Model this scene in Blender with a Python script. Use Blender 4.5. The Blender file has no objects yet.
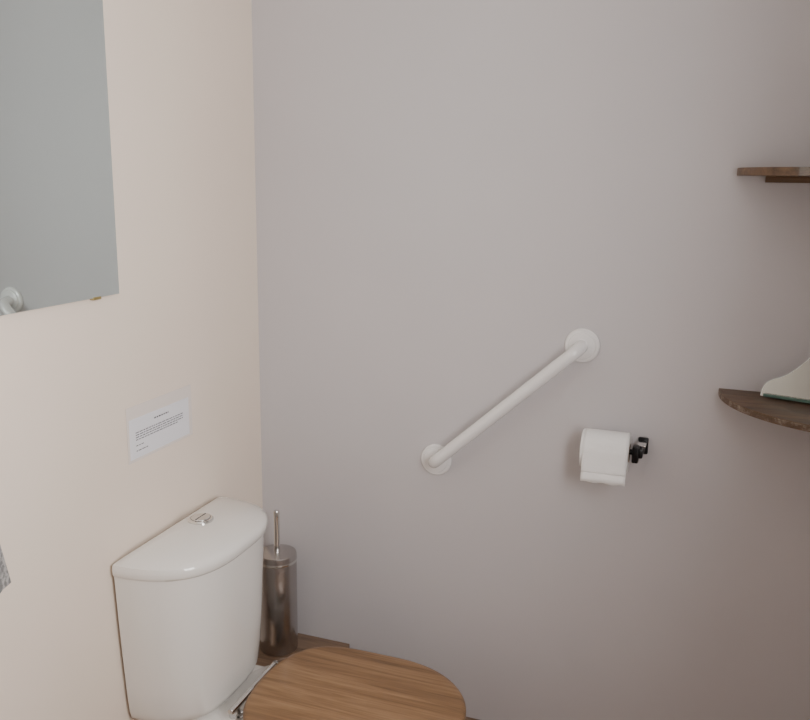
import bpy, bmesh, math, random
import numpy as np
from mathutils import Vector, Matrix

# ------------------------------------------------------------ room constants
YB = 1.847      # back wall
XR = 1.36       # right wall
YF = -1.35      # wall behind the camera
HC = 2.35       # ceiling
scn = bpy.context.scene

# ------------------------------------------------------------ materials
def new_mat(name):
    m = bpy.data.materials.new(name); m.use_nodes = True
    return m, m.node_tree, m.node_tree.nodes["Principled BSDF"]

def simple(name, col, rough=0.5, metal=0.0, coat=0.0, bump=0.0, bscale=200, ior=None, trans=0.0):
    m, nt, b = new_mat(name)
    b.inputs["Base Color"].default_value = (*col, 1)
    b.inputs["Roughness"].default_value = rough
    b.inputs["Metallic"].default_value = metal
    b.inputs["Coat Weight"].default_value = coat
    b.inputs["Transmission Weight"].default_value = trans
    if ior: b.inputs["IOR"].default_value = ior
    if bump:
        tc = nt.nodes.new("ShaderNodeTexCoord")
        n = nt.nodes.new("ShaderNodeTexNoise"); n.inputs["Scale"].default_value = bscale
        n.inputs["Detail"].default_value = 4
        bp = nt.nodes.new("ShaderNodeBump"); bp.inputs["Strength"].default_value = bump
        bp.inputs["Distance"].default_value = 0.002
        nt.links.new(tc.outputs["Object"], n.inputs["Vector"])
        nt.links.new(n.outputs["Fac"], bp.inputs["Height"])
        nt.links.new(bp.outputs["Normal"], b.inputs["Normal"])
    return m

def paint(name, c1, c2):
    m, nt, b = new_mat(name)
    tc = nt.nodes.new("ShaderNodeTexCoord")
    n = nt.nodes.new("ShaderNodeTexNoise"); n.inputs["Scale"].default_value = 2.2; n.inputs["Detail"].default_value = 3
    r = nt.nodes.new("ShaderNodeValToRGB")
    r.color_ramp.elements[0].position = .3; r.color_ramp.elements[1].position = .7
    r.color_ramp.elements[0].color = (*c1, 1); r.color_ramp.elements[1].color = (*c2, 1)
    n2 = nt.nodes.new("ShaderNodeTexNoise"); n2.inputs["Scale"].default_value = 160; n2.inputs["Detail"].default_value = 4
    n3 = nt.nodes.new("ShaderNodeTexNoise"); n3.inputs["Scale"].default_value = 9
    ad = nt.nodes.new("ShaderNodeMath"); ad.operation = 'MULTIPLY_ADD'; ad.inputs[1].default_value = 6.0
    bp = nt.nodes.new("ShaderNodeBump"); bp.inputs["Strength"].default_value = .12; bp.inputs["Distance"].default_value = .001
    for k in (n, n2, n3): nt.links.new(tc.outputs["Object"], k.inputs["Vector"])
    nt.links.new(n.outputs["Fac"], r.inputs["Fac"]); nt.links.new(r.outputs["Color"], b.inputs["Base Color"])
    nt.links.new(n3.outputs["Fac"], ad.inputs[0]); nt.links.new(n2.outputs["Fac"], ad.inputs[2])
    nt.links.new(ad.outputs[0], bp.inputs["Height"]); nt.links.new(bp.outputs["Normal"], b.inputs["Normal"])
    b.inputs["Roughness"].default_value = .6
    return m

def wood(name, dark, mid, light, axis=0, scale=1.0, rough=.45, coat=.1):
    m, nt, b = new_mat(name)
    tc = nt.nodes.new("ShaderNodeTexCoord")
    mp = nt.nodes.new("ShaderNodeMapping")
    s = [14*scale]*3; s[axis] = 1.1*scale
    mp.inputs["Scale"].default_value = s
    n = nt.nodes.new("ShaderNodeTexNoise"); n.inputs["Scale"].default_value = 2.2
    n.inputs["Detail"].default_value = 8; n.inputs["Roughness"].default_value = .62; n.inputs["Distortion"].default_value = .8
    mp2 = nt.nodes.new("ShaderNodeMapping"); s2 = [160*scale]*3; s2[axis] = 5*scale
    mp2.inputs["Scale"].default_value = s2
    n2 = nt.nodes.new("ShaderNodeTexNoise"); n2.inputs["Scale"].default_value = 1.5; n2.inputs["Detail"].default_value = 4
    mx = nt.nodes.new("ShaderNodeMath"); mx.operation = 'MULTIPLY_ADD'; mx.inputs[1].default_value = .35
    r = nt.nodes.new("ShaderNodeValToRGB")
    r.color_ramp.elements[0].position = .42; r.color_ramp.elements[0].color = (*dark, 1)
    r.color_ramp.elements[1].position = .92; r.color_ramp.elements[1].color = (*light, 1)
    e = r.color_ramp.elements.new(.66); e.color = (*mid, 1)
    nt.links.new(tc.outputs["Object"], mp.inputs["Vector"]); nt.links.new(tc.outputs["Object"], mp2.inputs["Vector"])
    nt.links.new(mp.outputs["Vector"], n.inputs["Vector"]); nt.links.new(mp2.outputs["Vector"], n2.inputs["Vector"])
    nt.links.new(n2.outputs["Fac"], mx.inputs[0]); nt.links.new(n.outputs["Fac"], mx.inputs[2])
    nt.links.new(mx.outputs[0], r.inputs["Fac"]); nt.links.new(r.outputs["Color"], b.inputs["Base Color"])
    bp = nt.nodes.new("ShaderNodeBump"); bp.inputs["Strength"].default_value = .25; bp.inputs["Distance"].default_value = .001
    nt.links.new(mx.outputs[0], bp.inputs["Height"]); nt.links.new(bp.outputs["Normal"], b.inputs["Normal"])
    b.inputs["Roughness"].default_value = rough; b.inputs["Coat Weight"].default_value = coat
    return m

M_wall_l = paint("offwhite_lit", (.81, .70, .60), (.84, .73, .63))  # off-white wall paint with the warm side light put into its colour
M_wall_b = paint("offwhite_shaded", (.565, .545, .56), (.595, .57, .585))  # same off-white, darkened and cooled in colour for the back wall's shade
M_ceil = simple("ceiling_white", (.8, .78, .75), .8)
M_floor = wood("floor_oak", (.16, .09, .05), (.30, .18, .10), (.42, .27, .16), axis=1, scale=.6)
M_ledge = wood("ledge_wood", (.12, .07, .045), (.22, .14, .09), (.31, .21, .14), axis=0)
M_oak = wood("oak_seat", (.11, .055, .022), (.25, .138, .062), (.37, .225, .115), axis=0, rough=.38, coat=.15)
M_dark = wood("walnut_shelf", (.05, .026, .014), (.12, .066, .032), (.21, .12, .06), axis=0, scale=1.3, rough=.5)
M_rawedge = wood("raw_edge", (.05, .03, .018), (.11, .07, .045), (.36, .30, .25), axis=0, scale=1.6, rough=.7, coat=0)
M_cer = simple("ceramic", (.80, .78, .745), .1, coat=.5)
M_pl = simple("white_enamel", (.84, .83, .83), .22, coat=.4)
M_chrome = simple("chrome", (.75, .75, .74), .12, 1.0)
M_black = simple("black_metal", (.015, .015, .016), .3, .6)
M_paper = simple("tissue_paper", (.88, .88, .88), .95, bump=.4, bscale=300)
M_card = simple("notice_paper", (.78, .78, .82), .6)
M_ink = simple("ink", (.06, .06, .08), .7)
M_lam = simple("laminate_film", (.78, .71, .66), .22, coat=.4)
M_mirror = simple("mirror_glass", (.70, .80, .80), .01, 1.0)
M_vmir = simple("small_mirror_glass", (.46, .50, .50), .03, 1.0)
M_green = simple("glass_edge", (.12, .20, .17), .15)
M_bevel = simple("polished_bevel", (.80, .82, .81), .15)
M_brass = simple("brass_clip", (.45, .36, .15), .35, .8)
M_frame = simple("upvc_frame", (.85, .85, .85), .35)
M_core = simple("cardboard", (.35, .26, .18), .9)
M_seam = simple("dark_seam", (.05, .05, .05), .8)  # near-black for the button joint and the mirror backing

def steel():
    m, nt, b = new_mat("brushed_steel")
    tc = nt.nodes.new("ShaderNodeTexCoord"); mp = nt.nodes.new("ShaderNodeMapping")
    mp.inputs["Scale"].default_value = (30, 30, 900)
    n = nt.nodes.new("ShaderNodeTexNoise"); n.inputs["Scale"].default_value = 1; n.inputs["Detail"].default_value = 3
    bp = nt.nodes.new("ShaderNodeBump"); bp.inputs["Strength"].default_value = .08; bp.inputs["Distance"].default_value = .001
    nt.links.new(tc.outputs["Object"], mp.inputs["Vector"]); nt.links.new(mp.outputs["Vector"], n.inputs["Vector"])
    nt.links.new(n.outputs["Fac"], bp.inputs["Height"]); nt.links.new(bp.outputs["Normal"], b.inputs["Normal"])
    b.inputs["Base Color"].default_value = (.48, .46, .45, 1); b.inputs["Metallic"].default_value = 1
    b.inputs["Roughness"].default_value = .23; b.inputs["Anisotropic"].default_value = .6
    return m
M_steel = steel()

# ------------------------------------------------------------ geometry helpers
def link(ob, parent=None):
    scn.collection.objects.link(ob)
    if parent is not None: ob.parent = parent
    return ob

def empty(name, loc=(0, 0, 0)):
    e = bpy.data.objects.new(name, None); e.empty_display_size = .05
    scn.collection.objects.link(e)
    return e

def mesh_obj(name, bm, mat, parent=None, smooth=True, angle=35):
    bmesh.ops.recalc_face_normals(bm, faces=bm.faces)
    me = bpy.data.meshes.new(name); bm.to_mesh(me); bm.free()
    for mm in (mat if isinstance(mat, (list, tuple)) else [mat]): me.materials.append(mm)
    if smooth:
        me.shade_smooth()
        me.set_sharp_from_angle(angle=math.radians(angle))
    return link(bpy.data.objects.new(name, me), parent)

def addbox(bm, lo, hi):
    r = bmesh.ops.create_cube(bm, size=1)
    for v in r['verts']:
        v.co = Vector([lo[i] + (v.co[i] + .5) * (hi[i] - lo[i]) for i in range(3)])

def box(name, lo, hi, mat, parent=None, bevel=0.0, seg=2):
    bm = bmesh.new(); addbox(bm, lo, hi)
    if bevel:
        bmesh.ops.bevel(bm, geom=list(bm.edges), offset=bevel, segments=seg, profile=.5, affect='EDGES')
    return mesh_obj(name, bm, mat, parent, smooth=bool(bevel))

def loft(name, rings, mat, parent=None, cap0=True, cap1=True, angle=40, closed=True):
    bm = bmesh.new(); R = []
    for r in rings: R.append([bm.verts.new(p) for p in r])
    n = len(rings[0])
    for a, b in zip(R[:-1], R[1:]):
        for i in range(n if closed else n - 1):
            j = (i + 1) % n
            bm.faces.new((a[i], a[j], b[j], b[i]))
    if cap0: bm.faces.new(R[0][::-1])
    if cap1: bm.faces.new(R[-1])
    return mesh_obj(name, bm, mat, parent, angle=angle)

def lathe(name, prof, origin, mat, parent=None, axis='Z', n=48, angle=35, cap=True):
    o = Vector(origin); rings = []
    for r, h in prof:
        ring = []
        for i in range(n):
            t = 2 * math.pi * i / n; c, s = r * math.cos(t), r * math.sin(t)
            p = {'Z': (c, s, h), 'Y': (c, h, s), 'X': (h, c, s)}[axis]
            ring.append(o + Vector(p))
        rings.append(ring)
    return loft(name, rings, mat, parent, cap, cap, angle)

def tube(name, pts, rad, mat, parent=None, n=24, resol=10, bend=.035):
    P = [Vector(p) for p in pts]
    path = [P[0]]
    for i in range(1, len(P) - 1):
        a, b, c = P[i-1], P[i], P[i+1]
        rr = min(min((a-b).length, (c-b).length) * .8, bend)
        s = b + (a-b).normalized() * rr; e = b + (c-b).normalized() * rr
        for k in range(resol + 1):
            t = k / resol
            path.append((1-t)**2 * s + 2*t*(1-t) * b + t*t * e)
    path.append(P[-1])
    rings = []; up = None
    for i, p in enumerate(path):
        d = (path[min(i+1, len(path)-1)] - path[max(i-1, 0)]).normalized()
        if up is None: up = d.orthogonal().normalized()
        up = (up - d * up.dot(d)).normalized(); sd = d.cross(up)
        rings.append([p + rad * (math.cos(2*math.pi*k/n) * up + math.sin(2*math.pi*k/n) * sd) for k in range(n)])
    return loft(name, rings, mat, parent)

def prism(name, outline, z0, z1, mat, parent=None, bevel=0.0, seg=3, side_mat=False, angle=35):
    bm = bmesh.new()
    lo = [bm.verts.new((x, y, z0)) for x, y in outline]; hi = [bm.verts.new((x, y, z1)) for x, y in outline]
    n = len(outline)
    bm.faces.new(lo[::-1]); bm.faces.new(hi)
    for i in range(n):
        f = bm.faces.new((lo[i], lo[(i+1) % n], hi[(i+1) % n], hi[i]))
        if side_mat: f.material_index = 1
    if bevel:
        es = [e for e in bm.edges if abs(e.verts[0].co.z - e.verts[1].co.z) < 1e-6]
        bmesh.ops.bevel(bm, geom=es, offset=bevel, segments=seg, profile=.5, affect='EDGES')
    return mesh_obj(name, bm, mat, parent, angle=angle)

# ------------------------------------------------------------ room shell
T = .1
TW = .19        # unseen right wall, thickened so its window reveal shades the far corner
box("floor", (-T, YF - T, -T), (XR + TW, YB + T, 0), M_floor)
box("ceiling", (-T, YF - T, HC), (XR + TW, YB + T, HC + T), M_ceil)
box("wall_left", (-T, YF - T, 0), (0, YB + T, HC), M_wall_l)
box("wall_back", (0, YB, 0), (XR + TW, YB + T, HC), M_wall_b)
box("wall_front", (0, YF - T, 0), (XR + TW, YF, HC), M_wall_b)
# right wall with a window opening beside the camera
WY0, WY1, WZ0, WZ1 = .10, .88, 1.10, 2.0
bm = bmesh.new()
addbox(bm, (XR, YF, 0), (XR + TW, WY0, HC)); addbox(bm, (XR, WY1, 0), (XR + TW, YB, HC))
addbox(bm, (XR, WY0, 0), (XR + TW, WY1, WZ0)); addbox(bm, (XR, WY0, WZ1), (XR + TW, WY1, HC))
mesh_obj("wall_right", bm, M_wall_b, smooth=False)
win = empty("window_1")
f = .04
X0, X1 = XR + .08, XR + .13
box("frame_bottom", (X0, WY0, WZ0), (X1, WY1, WZ0 + f), M_frame, win, .004)
box("frame_top", (X0, WY0, WZ1 - f), (X1, WY1, WZ1), M_frame, win, .004)
box("frame_near", (X0, WY0, WZ0 + f), (X1, WY0 + f, WZ1 - f), M_frame, win, .004)
box("frame_far", (X0, WY1 - f, WZ0 + f), (X1, WY1, WZ1 - f), M_frame, win, .004)

# boxed-in corner ledge and skirting
ledge_w = .252
box("trim_1", (0.001, 1.655, 0.0), (ledge_w, YB - .001, .298), M_ledge, bevel=.002)
box("baseboard_back", (ledge_w + .001, YB - .014, 0.0), (XR - .001, YB, .164), M_ledge, bevel=.003)
box("baseboard_left", (0, YF + .002, 0), (.014, 1.15, .07), M_ledge, bevel=.003)

# ------------------------------------------------------------ toilet
toilet = empty("toilet")
CY = 1.437
def d_ring(hw, d, z, n=3.0, x0=.010, N=56, cy=CY):
    pts = []
    for i in range(N + 1):
        t = math.pi * i / N
        c, s = math.cos(t), math.sin(t)
        y = hw * math.copysign(abs(c) ** (2 / n), c); x = d * abs(s) ** (2 / 2.6)
        pts.append((x0 + x, cy + y, z))
    return pts
body = [(.135, .113, .3855), (.156, .140, .388), (.166, .153, .397), (.1715, .160, .415), (.177, .165, .47),
        (.182, .169, .54), (.188, .172, .63), (.193, .175, .726)]
loft("cistern", [d_ring(h_, d_, z_) for h_, d_, z_ in body], M_cer, toilet)
lid = [(.191, .174, .7265), (.195, .180, .7275), (.197, .183, .732), (.1975, .184, .743), (.1955, .182, .7515)]
rings = [d_ring(h_, d_, z_) for h_, d_, z_ in lid]
base = rings[-1]; cx0 = .082
for k in range(1, 13):
    s = 1 - k / 12.5
    z = .7515 + .027 * (1 - s ** 2.0) ** .8
    rings.append([(cx0 + (x - cx0) * s, CY + (y - CY) * s, z) for x, y, _ in base])
loft("cistern_lid", rings, M_cer, toilet, angle=50)
bc = (cx0 - .002, CY + .005, .7782)
lathe("button_ring", [(.027, -.004), (.027, .002), (.0245, .005), (.0215, .005), (.021, .003)], bc, M_chrome, toilet)
lathe("flush_button", [(.0205, 0), (.0205, .0055), (.019, .007), (.001, .0075)], bc, M_chrome, toilet)
box("button_split", (bc[0] - .0005, bc[1] - .0195, .7842), (bc[0] + .0005, bc[1] + .0195, .7863), M_seam, toilet)

SY = 1.453
def egg(xb, xf, hw, z, nb=4.6, N=96):
    cx = xb + (xf - xb) * .55; pts = []
    for i in range(N):
        t = 2 * math.pi * i / N; c, s = math.cos(t), math.sin(t)
        if c >= 0:
            x = cx + (xf - cx) * abs(c) ** (2 / 2.15); y = hw * math.copysign(abs(s) ** (2 / 2.15), s)
        else:
            x = cx - (cx - xb) * abs(c) ** (2 / nb); y = hw * math.copysign(abs(s) ** (2 / 2.3), s)
        pts.append((x, y, z))
    return [(x, SY + y, z) for x, y, z in pts]
prof = [(.10, .46, .115, .0), (.10, .46, .112, .03), (.11, .44, .095, .10), (.12, .46, .095, .18), (.12, .52, .12, .25),
        (.12, .59, .155, .32), (.12, .625, .172, .365), (.13, .635, .176, .380), (.14, .63, .172, .386), (.20, .60, .145, .386),
        (.25, .58, .12, .355), (.28, .54, .09, .28), (.33, .48, .05, .20)]
loft("pan", [egg(*p, nb=3.0) for p in prof], M_cer, toilet, angle=60)
box("pan_shelf", (.012, SY - .125, .32), (.27, SY + .105, .3852), M_cer, toilet, .012, 4)
# seat ring
so, si = egg(.232, .666, .180, .392), egg(.29, .60, .115, .392)
bm = bmesh.new()
A = [bm.verts.new(p) for p in so]; B = [bm.verts.new(p) for p in si]
C = [bm.verts.new((p[0], p[1], .409)) for p in so]; D = [bm.verts.new((p[0], p[1], .409)) for p in si]
n = len(so)
for i in range(n):
    j = (i + 1) % n
    bm.faces.new((A[i], B[i], B[j], A[j])); bm.faces.new((C[i], C[j], D[j], D[i]))
    bm.faces.new((A[i], A[j], C[j], C[i])); bm.faces.new((B[i], D[i], D[j], B[j]))
mesh_obj("seat", bm, M_oak, toilet)
for k, (bx_, by_) in enumerate(((.30, -.135), (.30, .135), (.58, -.11), (.58, .11))):
    lathe(f"buffer_{k+1}", [(.010, .3865), (.010, .3918)], (bx_, SY + by_, 0), M_pl, toilet, n=20)
ring = []
for (inset, z) in ((.004, .410), (.0, .413), (.0, .422), (.002, .4255), (.006, .4275), (.012, .4283)):
    ring.append(egg(.212 + inset, .668 - inset, .184 - inset, z))
loft("seat_cover", ring, M_oak, toilet, angle=50)
# chrome hinge: foot plates, posts and rod running along the back edge of the cover
for k, yy in enumerate((SY - .085, SY + .085)):
    lathe(f"hinge_foot_{k+1}", [(.016, .3853), (.016, .389), (.009, .391), (.006, .412)], (.200, yy, 0), M_chrome, toilet, n=28)
tube("hinge_rod", [(.2045, SY - .118, .416), (.2045, SY + .070, .416)], .0050, M_chrome, toilet)
box("hinge_leaf", (.2045, SY - .116, .4105), (.2115, SY - .03, .4205), M_chrome, toilet, .001)

# ------------------------------------------------------------ toilet brush
br = empty("toilet_brush")
bo = (.086, 1.765, .2985)
lathe("holder", [(.046, 0), (.049, .003), (.049, .262), (.0475, .266), (.044, .267), (.030, .2705), (.012, .272), (.010, .272)], bo, M_steel, br)
lathe("holder_band", [(.0492, .244), (.0499, .246), (.0499, .249), (.0492, .251)], bo, M_chrome, br, cap=False)
lathe("handle", [(.0075, .272), (.0075, .30), (.0072, .36), (.0078, .374), (.006, .378), (.001, .379)], bo, M_chrome, br)

# ------------------------------------------------------------ grab rail
gr = empty("grab_rail")
p1 = Vector((.478, YB, .837)); p2 = Vector((.808, YB, 1.144)); st = Vector((0, -.044, 0))
for k, p in enumerate((p1, p2)):
    lathe(f"rosette_{k+1}", [(.0385, -.0005), (.0385, -.004), (.036, -.0075), (.030, -.0085), (.029, -.0115), (.022, -.013), (.016, -.013)], p, M_pl, gr, axis='Y', angle=25)
dr = (p2 - p1).normalized() * .004
tube("bar", [p1 + Vector((0, -.008, 0)), p1 + st + dr, p2 + st - dr, p2 + Vector((0, -.008, 0))], .0145, M_pl, gr, bend=.028)

# ------------------------------------------------------------ toilet roll + holder
tr = empty("toilet_roll_holder")
rc = Vector((.879, 1.787, .929))
lathe("roll", [(.020, -.05), (.0405, -.05), (.042, -.0485), (.042, .0485), (.0405, .05), (.020, .05)], rc, M_paper, tr, axis='X', cap=False)
lathe("roll_core", [(.0185, -.0505), (.020, -.0505), (.020, .0505), (.0185, .0505), (.0185, -.0505)], rc, M_core, tr, axis='X', cap=False)
bm = bmesh.new(); prof = []
for k in range(0, 12):
    t = math.radians(60 + k * 11.5)
    prof.append((rc.y + .0432 * math.cos(t), rc.z + .0432 * math.sin(t)))
for yy, zz in ((-.0432, -.008), (-.0440, -.017), (-.0450, -.026), (-.0462, -.034), (-.0455, -.0375), (-.0430, -.0395), (-.0450, -.042), (-.0470, -.050), (-.0475, -.0595)):
    prof.append((rc.y + yy, rc.z + zz))
g = []
for j in range(15):
    x = rc.x - .0445 + .0935 * j / 14
    g.append([bm.verts.new((x, y - .0008 * math.sin(j * .9 + i * .3) * (i > 12), z + (.0012 * math.sin(j * 1.1) if i == len(prof) - 1 else 0))) for i, (y, z) in enumerate(prof)])
for a, b in zip(g[:-1], g[1:]):
    for i in range(len(prof) - 1): bm.faces.new((a[i], b[i], b[i+1], a[i+1]))
sh = mesh_obj("loose_sheet", bm, M_paper, tr)
sm = sh.modifiers.new("thick", 'SOLIDIFY'); sm.thickness = .0006
bx = .953
box("mount_plate", (bx - .011, YB - .008, rc.z - .016), (bx + .011, YB - .0005, rc.z + .022), M_black, tr, .003)
tube("arm", [(bx, YB - .006, rc.z + .003), (bx, rc.y, rc.z + .003), (rc.x - .045, rc.y, rc.z + .003)], .006, M_black, tr, bend=.012)
box("bracket", (bx - .018, rc.y - .014, rc.z - .018), (bx - .004, rc.y + .012, rc.z + .018), M_black, tr, .003)
box("bracket_arm", (bx - .012, rc.y - .008, rc.z - .008), (bx + .004, YB - .009, rc.z + .012), M_black, tr, .003)
box("cover_lug", (bx - .010, rc.y + .010, rc.z + .0125), (bx + .008, YB - .009, rc.z + .0165), M_chrome, tr, .001)

# ------------------------------------------------------------ corner shelves
def corner_shelf(name, z0, z1, r, raw):
    e = empty(name)
    out = [(XR - .001, YB - .001)]
    N = 40
    for i in range(N + 1):
        t = math.radians(180 + 90 * i / N)
        out.append((XR - .001 + r * math.cos(t), YB - .001 + r * 0.97 * math.sin(t)))
    prism("board", out, z0, z1, [M_dark, M_rawedge if raw else M_dark], e, .0012, 2, side_mat=True)
    box("cleat_back", (XR - .215, YB - .019, z0 - .0125), (XR - .022, YB - .001, z0 - .0002), M_dark, e, .001)
    box("cleat_side", (XR - .019, YB - .19, z0 - .0125), (XR - .001, YB - .001, z0 - .0002), M_dark, e, .001)
    return e
corner_shelf("corner_shelf", 1.513, 1.528, .267, False)
corner_shelf("corner_shelf", 1.063, 1.076, .262, True)

# ------------------------------------------------------------ small shaped mirror leaning on the lower shelf
vm = empty("vanity_mirror")
w = .15
top = []; N = 40
for i in range(N + 1):
    u = i / N
    hgt = .010 + .055 * (1 - (1 - min(u / .36, 1)) ** 2) ** .5 * .62 + .068 * (0.5 - 0.5 * math.cos(math.pi * min(max((u - .18) / .6, 0), 1)))
    top.append((u * w, hgt))
prof2 = [(0, 0)] + top + [(w, 0)]
base0 = Vector((1.178, YB - .040, 1.0775)); dirx = Vector((.96, -.28, 0)).normalized()
lean = Vector((.16 * .28, .16 * .96, 1)).normalized(); nrm = -dirx.cross(lean).normalized()  # towards the room
if nrm.y > 0: nrm = -nrm
def plate(nm, mt, sc, f0, f1):
    bm = bmesh.new(); F_, K_ = [], []
    for (a, b) in prof2:
        a2 = (a - w / 2) * sc + w / 2
        q = base0 + dirx * a2 + lean * (b * sc)
        F_.append(bm.verts.new(q + nrm * f0)); K_.append(bm.verts.new(q + nrm * f1))
    bm.faces.new(F_); bm.faces.new(K_[::-1])
    for i in range(len(F_)):
        j = (i + 1) % len(F_); bm.faces.new((F_[i], K_[i], K_[j], F_[j]))
    mesh_obj(nm, bm, mt, vm, angle=30)
plate("backing", M_bevel, 1.03, -.004, 0.0)
plate("glass", M_vmir, 1.0, .0004, .0016)
bm = bmesh.new()
vs = []
for dz in (0, .006):
    for a, d in ((.006, .002), (w, .002), (w, .014), (.006, .014)):
        vs.append(bm.verts.new(base0 + dirx * a + nrm * d + Vector((0, 0, dz))))
for q in ((0, 1, 2, 3), (4, 5, 6, 7), (0, 1, 5, 4), (1, 2, 6, 5), (2, 3, 7, 6), (3, 0, 4, 7)): bm.faces.new([vs[k] for k in q])
mesh_obj("foot", bm, M_green, vm, smooth=False)

# ------------------------------------------------------------ wall mirror
wm = empty("wall_mirror")
box("glass", (.0065, .62, 1.277), (.0105, 1.307, 1.98), M_mirror, wm)
box("backing", (.001, .622, 1.2785), (.0062, 1.3065, 1.978), M_seam, wm)
for k, yy in enumerate((.72, 1.245)):
    box(f"clip_{k+1}", (.001, yy - .010, 1.2730), (.0122, yy + .010, 1.2785), M_brass, wm, .001)

# ------------------------------------------------------------ laminated notice
nt_ = empty("laminated_notice")
Y0, Y1, Z0, Z1 = 1.318, 1.540, .931, 1.046
box("pouch", (.0005, Y0, Z0), (.0013, Y1, Z1), M_lam, nt_)
box("paper", (.0014, Y0 + .006, Z0 + .006), (.0019, Y1 - .012, Z1 - .026), M_card, nt_)
random.seed(4)
def line(i, y0, y1, z, h=.0018):
    y = y0
    bm = bmesh.new()
    while y < y1:
        L = min(random.uniform(.004, .012), y1 - y)
        addbox(bm, (.00195, y, z), (.0021, y + L, z + h)); y += L + .0022
    mesh_obj(f"text_{i}", bm, M_ink, nt_, smooth=False)
line(0, 1.405, 1.455, 1.004, .0028)
for i, z in enumerate((.989, .984, .979, .974)): line(i + 1, 1.343, 1.505 - .02 * (i == 3), z)
line(6, 1.343, 1.368, .962); line(7, 1.343, 1.380, .951)

# ------------------------------------------------------------ hand towel on hook (left edge)
tw = empty("hand_towel")
def towel_mat():
    m, nt, b = new_mat("speckled_towel")
    tc = nt.nodes.new("ShaderNodeTexCoord")
    v = nt.nodes.new("ShaderNodeTexNoise"); v.inputs["Scale"].default_value = 150; v.inputs["Detail"].default_value = 3
    r = nt.nodes.new("ShaderNodeValToRGB"); r.color_ramp.elements[0].position = .40; r.color_ramp.elements[1].position = .60
    r.color_ramp.elements[0].color = (.18, .18, .18, 1); r.color_ramp.elements[1].color = (.42, .41, .40, 1)
    nt.links.new(tc.outputs["Object"], v.inputs["Vector"]); nt.links.new(v.outputs["Fac"], r.inputs["Fac"])
    nt.links.new(r.outputs["Color"], b.inputs["Base Color"]); b.inputs["Roughness"].default_value = .95
    return m
rings = []
for k in range(14):
    u = k / 13; z = 1.22 - .368 * u
    hw = .02 + .105 * u ** .7; dp = .012 + .018 * u ** .6
    ring = []
    for i in range(72):
        t = 2 * math.pi * i / 72
        wv = 1 + .16 * u * math.sin(6 * t + 1.0)
        ring.append((.038 + dp * math.sin(t) * wv, .838 + hw * math.cos(t), z + .006 * u * math.sin(3 * t)))
    rings.append(ring)
loft("cloth", rings, towel_mat(), tw, angle=80)
tube("hook", [(.002, .838, 1.235), (.045, .838, 1.225), (.048, .838, 1.25)], .005, M_chrome, tw)
lathe("hook_plate", [(.018, .0005), (.018, .004), (.006, .006)], (0, .838, 1.235), M_chrome, tw, axis='X')

# ------------------------------------------------------------ lights
def area(name, loc, target, sx, sy, power, col):
    L = bpy.data.lights.new(name, 'AREA'); L.shape = 'RECTANGLE'; L.size = sx; L.size_y = sy
    L.energy = power; L.color = col
    o = bpy.data.objects.new(name, L); link(o)
    o.location = loc
    o.rotation_euler = (Vector(target) - Vector(loc)).to_track_quat('-Z', 'Y').to_euler()
    return o
area("window_daylight", (XR + .16, (WY0 + WY1) / 2, (WZ0 + WZ1) / 2), (0, (WY0 + WY1) / 2, (WZ0 + WZ1) / 2), .76, .88, 37, (1.0, .97, .945))
w = bpy.data.worlds.new("World"); scn.world = w; w.use_nodes = True
bg = w.node_tree.nodes["Background"]; bg.inputs[0].default_value = (.75, .85, 1, 1); bg.inputs[1].default_value = .6

# ------------------------------------------------------------ camera (solved from the room's vanishing points)
f_px, X3 = 842.0, -60.0
d1 = np.array([310, 178, -f_px]); Y3 = -(f_px**2 + 310 * X3) / 178
d3 = np.array([X3, Y3, -f_px])
y = d1 / np.linalg.norm(d1); z = -d3 / np.linalg.norm(d3); x = np.cross(y, z)
cam = bpy.data.cameras.new("camera"); co = bpy.data.objects.new("camera", cam); link(co)
R = Matrix([list(x), list(y), list(z)]).to_4x4()
co.matrix_world = Matrix.Translation((1.052, 0, 1.5)) @ R
cam.sensor_fit = 'HORIZONTAL'; cam.sensor_width = 36; cam.lens = 36 * f_px / 810
cam.clip_start = .01
scn.camera = co
